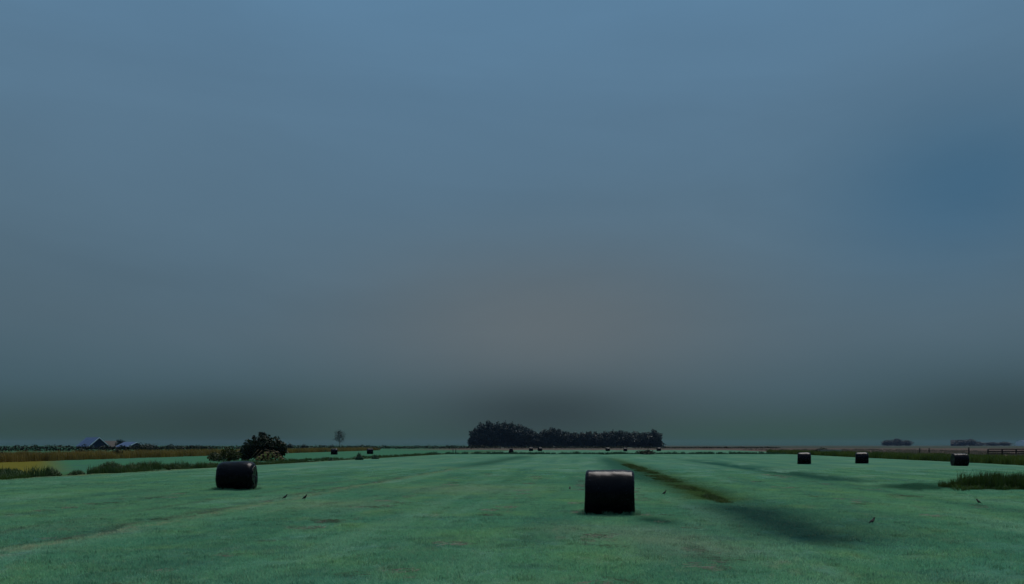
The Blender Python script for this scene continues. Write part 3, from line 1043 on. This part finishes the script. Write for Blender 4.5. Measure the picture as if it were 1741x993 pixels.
def film_tail(parent, x, y_, z, l, w, seed):
    """loose end of the wrapping film hanging off the bale"""
    rg = random.Random(seed)
    vs, fs = [], []
    n, m_ = 9, 5
    for i in range(n):
        t = i / (n - 1)
        for j in range(m_):
            s = j / (m_ - 1) - .5
            vs.append((x + .02 + .05 * math.sin(t * 2.6) + .015 * math.sin(s * 9 + t * 5), y_ + s * w * (1 - .55 * t) + .03 * math.sin(t * 6), z - l * t))
    for i in range(n - 1):
        for j in range(m_ - 1):
            a = i * m_ + j
            fs.append((a, a + 1, a + m_ + 1, a + m_))
    o = link_mesh('film_tail', vs, fs, M['film'], parent, True)
    sm = o.modifiers.new('thick', 'SOLIDIFY'); sm.thickness = .004
    return o

bale_kinds = [bale_mesh(1), bale_mesh(2, 1.28, .61, .018, 0, .2), bale_mesh(3, 1.25, .6, .016, 0, .15), bale_mesh(4, 1.3, .58, .02, .55)]
g_b = 'black film wrapped bales left on the field'
bales = [
    (2.63, 21.4, 0, -8, 1.0, 'nearest and largest black wrapped bale, grey sheen along its top'),
    (-11.26, 32.6, 1, 3, 1.0, 'black wrapped bale on the left with rounded shoulders and loose film'),
    (28.4, 77.4, 1, -20, .97, 'left one of the two small black bales standing close together at right'),
    (35.1, 79.9, 1, -22, .95, 'right one of the two small black bales standing close together at right'),
    (39.8, 70.8, 0, -8, .93, 'rightmost black bale with bright top, above the tall grass clump'),
    (-34.6, 155, 1, 12, 1.0, 'leftmost far black bale, under the thin lone tree'),
    (-29.4, 165, 2, 5, 1.0, 'far black bale right of the one under the lone tree'),
    (-.2, 183, 3, 0, 1.05, 'slumped pointed black bale below the far wood'),
    (5.9, 248, 2, 10, .95, 'tiny far black bale just right of the pointed one'),
    (8.7, 248, 2, 40, .95, 'second tiny far black bale right of the pointed one'),
    (29.8, 248, 2, 20, .92, 'tiny far black bale straight above the nearest bale'),
    (35.3, 248, 2, -15, .92, 'tiny far black bale above the flat shrub in the cross ditch'),
    (45.7, 248, 2, 15, .92, 'tiny far black bale below the right end of the wood'),
]
for i, (x_, y_, k, rz, s, lb) in enumerate(bales):
    root = empty('wrapped_bale', (x_, y_, float(height(np.array(x_), np.array(float(y_)))) - .025), R(rz), (s * (1.14 if i == 1 else 1.0), s, s))
    from_data('wrapped_body', bale_kinds[k], root)
    if i == 1: film_tail(root, .64, -.15, .62, .38, .2, 4)
    tag(root, lb, 'hay bale', g_b)


# uncut grass left standing against the foot of the two nearest bales
tv, tf = blades(rng, 40, 0.09, 0.04, 0.13, 0.009, 0.7, 2, 'disc')
p, s_ = [], []
for bx_, by_, rz_, hx in ((2.63, 21.4, R(-8), .67), (-11.26, 32.6, R(3), .76)):
    for _ in range(110):
        u = rng.uniform(-hx - .12, hx + .12)
        w_ = rng.choice((-1, 1)) * rng.uniform(.26, .5) if abs(u) < hx else rng.uniform(-.5, .5)
        x_, y_ = bx_ + u * math.cos(rz_) - w_ * math.sin(rz_), by_ + u * math.sin(rz_) + w_ * math.cos(rz_)
        p.append((x_, y_, float(height(np.array(x_), np.array(y_))))); s_.append(rng.uniform(.5, 1.2))
scatter('bale_foot_grass', tv, tf, p, s_, M['rank_blade'], 'uncut grass standing against the foot of the two nearest bales')

# ------------------------------------------------------------------ birds feeding on the field
def starling(loc, rz, label, s=1.0, tilt=28):
    s *= .84
    root = empty('bird', loc, rz, (s, s, s))
    # body as one continuous skin: tail, rump, back, breast, neck, head
    ring = [(-.115, .0, .004, .010), (-.075, .004, .010, .016), (-.045, .008, .024, .024), (-.01, .006, .034, .034), (.03, .008, .034, .034),
            (.055, .02, .026, .027), (.072, .034, .021, .021), (.088, .043, .021, .020), (.102, .044, .015, .014), (.111, .042, .006, .006)]
    seg = 12
    vs, fs = [], []
    ca, sa = math.cos(R(tilt)), math.sin(R(tilt))
    for a, b, hh, ww in ring:
        for k in range(seg):
            th = 2 * math.pi * k / seg
            x_, y_, z_ = a, ww * math.cos(th), b + hh * math.sin(th)
            vs.append((x_ * ca - z_ * sa, y_, x_ * sa + z_ * ca + .085))
    for i in range(len(ring) - 1):
        for k in range(seg):
            fs.append((i * seg + k, (i + 1) * seg + k, (i + 1) * seg + (k + 1) % seg, i * seg + (k + 1) % seg))
    fs.append(tuple(range(seg))); fs.append(tuple(len(vs) - 1 - k for k in range(seg)))
    link_mesh('body', vs, fs, M['feather'], root, True)
    v, f = [], []
    def P(x_, y_, z_): return (x_ * ca - z_ * sa, y_, x_ * sa + z_ * ca + .085)
    add_tube(v, f, [P(.106, 0, .043), P(.140, 0, .034)], [.006, .0012], 6)
    link_mesh('beak', v, f, M['beak'], root)
    for sy in (-1, 1):
        v, f = [], []
        add_tube(v, f, [P(.0, sy * .014, -.022), (.006, sy * .016, .03), (0, sy * .016, .004)], [.006, .003, .0028], 5)
        add_tube(v, f, [(-.012, sy * .016, .004), (.024, sy * .018, .003)], [.002, .002], 4)
        link_mesh('leg', v, f, M['beak'], root)
        v, f = [], []
        pts_ = [(.045, .03, .012), (.0, .038, .010), (-.05, .026, .006), (-.1, .006, .004)]
        add_tube(v, f, [P(a, sy * b, c) for a, b, c in pts_], [.012, .018, .012, .003], 6)
        link_mesh('wing', v, f, M['feather'], root, True)
    tag(root, label, 'bird', 'dark birds feeding on the field')

for x_, y_, rz, lb, s in [
        (-7.75, 27.2, 20, 'left bird of the pair right of the left bale', 1.15),
        (-6.87, 26.4, -10, 'right bird of the pair right of the left bale', 1.25),
        (5.55, 29.0, 10, 'small dark bird just right of the nearest bale', 1.15),
        (8.37, 18.5, 15, 'largest dark bird, near the dark wet patch at right', 1.1),
        (14.35, 24.5, 120, 'dark bird at the far right below the tall grass clump', 1.1),
        (2.34, 32.2, 80, 'tiny dark bird left of the nearest bale', .9)]:
    starling((x_, y_, float(height(np.array(x_), np.array(y_))) + .03), R(rz), lb, s)


# ------------------------------------------------------------------ farm buildings on the left skyline
def building(name, x, y, ang, gable_w, length, eave, ridge, wall_m, roof_m, trim, label, door=True, overhang=.35, chimney=False):
    """local x across the gable, local -y out of the front gable, ridge along y"""
    root = empty(name, (x, y, 0), ang)
    w = gable_w / 2
    vs = [(-w, 0, 0), (w, 0, 0), (w, 0, eave), (0, 0, ridge - .12), (-w, 0, eave), (-w, length, 0), (w, length, 0), (w, length, eave), (0, length, ridge - .12), (-w, length, eave)]
    fs = [(0, 1, 2, 3, 4), (6, 5, 9, 8, 7), (1, 6, 7, 2), (5, 0, 4, 9)]
    link_mesh('wall', vs, fs, wall_m, root)
    sl = (ridge - eave) / w
    roofs = []
    for s in (-1, 1):
        ex, ez = s * (w + overhang), eave - overhang * sl
        a = [(0, -overhang, ridge), (ex, -overhang, ez), (ex, length + overhang, ez), (0, length + overhang, ridge)]
        vs = a + [(p[0], p[1], p[2] + .14) for p in a]
        fs = [(0, 1, 2, 3), (7, 6, 5, 4), (0, 4, 5, 1), (1, 5, 6, 2), (2, 6, 7, 3), (3, 7, 4, 0)]
        r_ = link_mesh('roof_slope', vs, fs, roof_m, root)
        # standing laps of the sheeting
        v, f = [], []
        for i in range(1, int(length / 1.2)):
            yy_ = i * 1.2
            b = len(v)
            for (px_, pz_) in ((0, ridge), (ex, ez)):
                for dy_, dz_ in ((-.05, .139), (.05, .139), (.05, .18), (-.05, .18)):
                    v.append((px_, yy_ + dy_, pz_ + dz_))
            for q in range(4):
                f.append((b + q, b + (q + 1) % 4, b + 4 + (q + 1) % 4, b + 4 + q))
        link_mesh('roof_seams', v, f, roof_m, r_)
        if trim:
            t = [(0, -overhang - .06, ridge - .2), (ex, -overhang - .06, ez - .2), (ex, -overhang - .003, ez - .2), (0, -overhang - .003, ridge - .2)]
            vs = t + [(p[0], p[1], p[2] + .38) for p in t]
            link_mesh('bargeboard', vs, fs, M['white_trim'], root)
    if door:
        v, f = [], []
        add_box(v, f, (-1.2, -.05, 0), (1.2, -.003, min(2.6, eave + .6)))
        link_mesh('barn_door', v, f, M['dark_wall'], root)
    for sx in (-1, 1):
        v, f = [], []
        add_box(v, f, (sx * w * .62 - .4, -.06, .9), (sx * w * .62 + .4, -.002, 1.7))
        wd = link_mesh('window', v, f, M['white_trim'], root)
        v, f = [], []
        add_box(v, f, (sx * w * .62 - .33, -.075, .97), (sx * w * .62 + .33, -.062, 1.63))
        link_mesh('pane', v, f, M['pane'], wd)
    if chimney:
        v, f = [], []
        add_box(v, f, (-.35, length * .6, ridge - .5), (.35, length * .6 + .7, ridge + 1.0))
        link_mesh('chimney', v, f, M['brown_roof'], root)
    tag(root, label, 'building')
    return root

ANG = math.atan2(.794, .607)
building('barn', -181.5, 350, ANG, 8.4, 11.5, 1.5, 5.2, M['dark_wall'], M['slate'], True, 'large barn with blue grey roof and white gable edge at left')
building('farmhouse', -198.0, 385, R(-62), 7.5, 6.0, 1.2, 3.8, M['dark_wall'], M['brown_roof'], False, 'brown roofed low farmhouse between the barn and the shed', False)
building('shed', -165.0, 350, ANG, 8.0, 10.5, 1.2, 3.1, M['dark_wall'], M['slate'], True, 'low shed with white gable edge right of the barn')
t = make_tree('farm_tree', 62, 5.5, 4.7, .6, 900, .5, M['wood_leaf'], 8, .14)
t.location = (-182.5, 371, 0)
tag(t, 'small rounded tree behind the low shed on the left', 'tree')
# right hand farmstead, only its nearest end inside the frame
building('farm_building', 1275, 2000, R(-57), 18, 45, 10.5, 13.5, M['white_trim'], M['slate'], True, 'white walled building at the right edge of the skyline', False)
building('farm_building', 1168, 2050, R(60), 18, 34, 5.0, 15.5, M['dark_wall'], M['brown_roof'], False, 'brown roofed building among the trees on the right skyline', False)


# ------------------------------------------------------------------ fence, posts, culvert
def fence(p0, p1, n, h, label):
    d = Vector((p1[0] - p0[0], p1[1] - p0[1], 0)); L = d.length
    root = empty('wooden_fence', (p0[0], p0[1], 0), math.atan2(d.y, d.x))
    rg = random.Random(9)
    for i in range(n + 1):
        v, f = [], []
        x_ = L * i / n
        add_box(v, f, (x_ - .08, -.08, -.3), (x_ + .08, .08, h * rg.uniform(.98, 1.1)))
        link_mesh('post', v, f, M['post'], root)
    for z in (.38, .72, 1.02):
        for i in range(n):
            v, f = [], []
            add_box(v, f, (L * i / n - .05, -.125, z * h - .085 + rg.uniform(-.02, .02)), (L * (i + 1) / n - .06, -.083, z * h + .085))
            link_mesh('rail', v, f, M['post'], root)
    tag(root, label, 'fence')
fence((76.5, 128), (92, 131), 6, 1.15, 'dark three rail wooden fence at the right edge')

def post(x, y, h, r, label):
    root = empty('fence_post', (x, y, 0), random.uniform(0, 1))
    v, f = [], []
    add_tube(v, f, [(0, 0, -.3), (.01, 0, h * .5), (.03, .01, h * .96), (.03, .01, h)], [r, r * .97, r * .92, r * .6], 8)
    link_mesh('shaft', v, f, M['post'], root, True)
    v, f = [], []
    add_tube(v, f, [(0, -r - .004, h * .8), (0, -r - .03, h * .8)], [.02, .02], 6)
    link_mesh('insulator', v, f, M['white_trim'], root)
    tag(root, label, 'post', 'posts about the far field')
post(-12.6, 170, 1.25, .07, 'left post of the thin pair left of the far wood')
post(-12.0, 170, 1.2, .07, 'right post of the thin pair left of the far wood')
post(86, 168, 1.3, .12, 'left one of two short posts left of the rightmost bale')
post(88, 168, 1.25, .12, 'right one of two short posts left of the rightmost bale')
post(74, 129, 1.5, .12, 'single thick post between the rightmost bale and the fence')

root = empty('culvert', (61.0, 152.5, 0), R(3))
v, f = [], []
add_box(v, f, (-2.0, -.2, -.4), (2.0, .2, .85)); link_mesh('headwall', v, f, M['concrete'], root)
v, f = [], []
add_box(v, f, (-2.1, -.26, .853), (2.1, .26, .95)); link_mesh('coping', v, f, M['concrete'], root)
tag(root, 'low pale concrete culvert wall beside a small black bale', 'culvert')


# ------------------------------------------------------------------ the damp air over the land
v, f = [], []
add_box(v, f, (-4700, -600, -1.6), (4700, 5200, 29.0))
mh = bpy.data.materials.new('damp_air')
mh.use_nodes = True
mh.node_tree.nodes.clear()
ho = mh.node_tree.nodes.new('ShaderNodeOutputMaterial')
pv = mh.node_tree.nodes.new('ShaderNodeVolumePrincipled')
pv.inputs['Color'].default_value = (0.36, 0.55, 0.90, 1)
pv.inputs['Density'].default_value = 0.000035
mh.node_tree.links.new(pv.outputs[0], ho.inputs['Volume'])
tag(link_mesh('haze', v, f, mh), 'thin blue damp air lying over the flat land', kind='stuff')
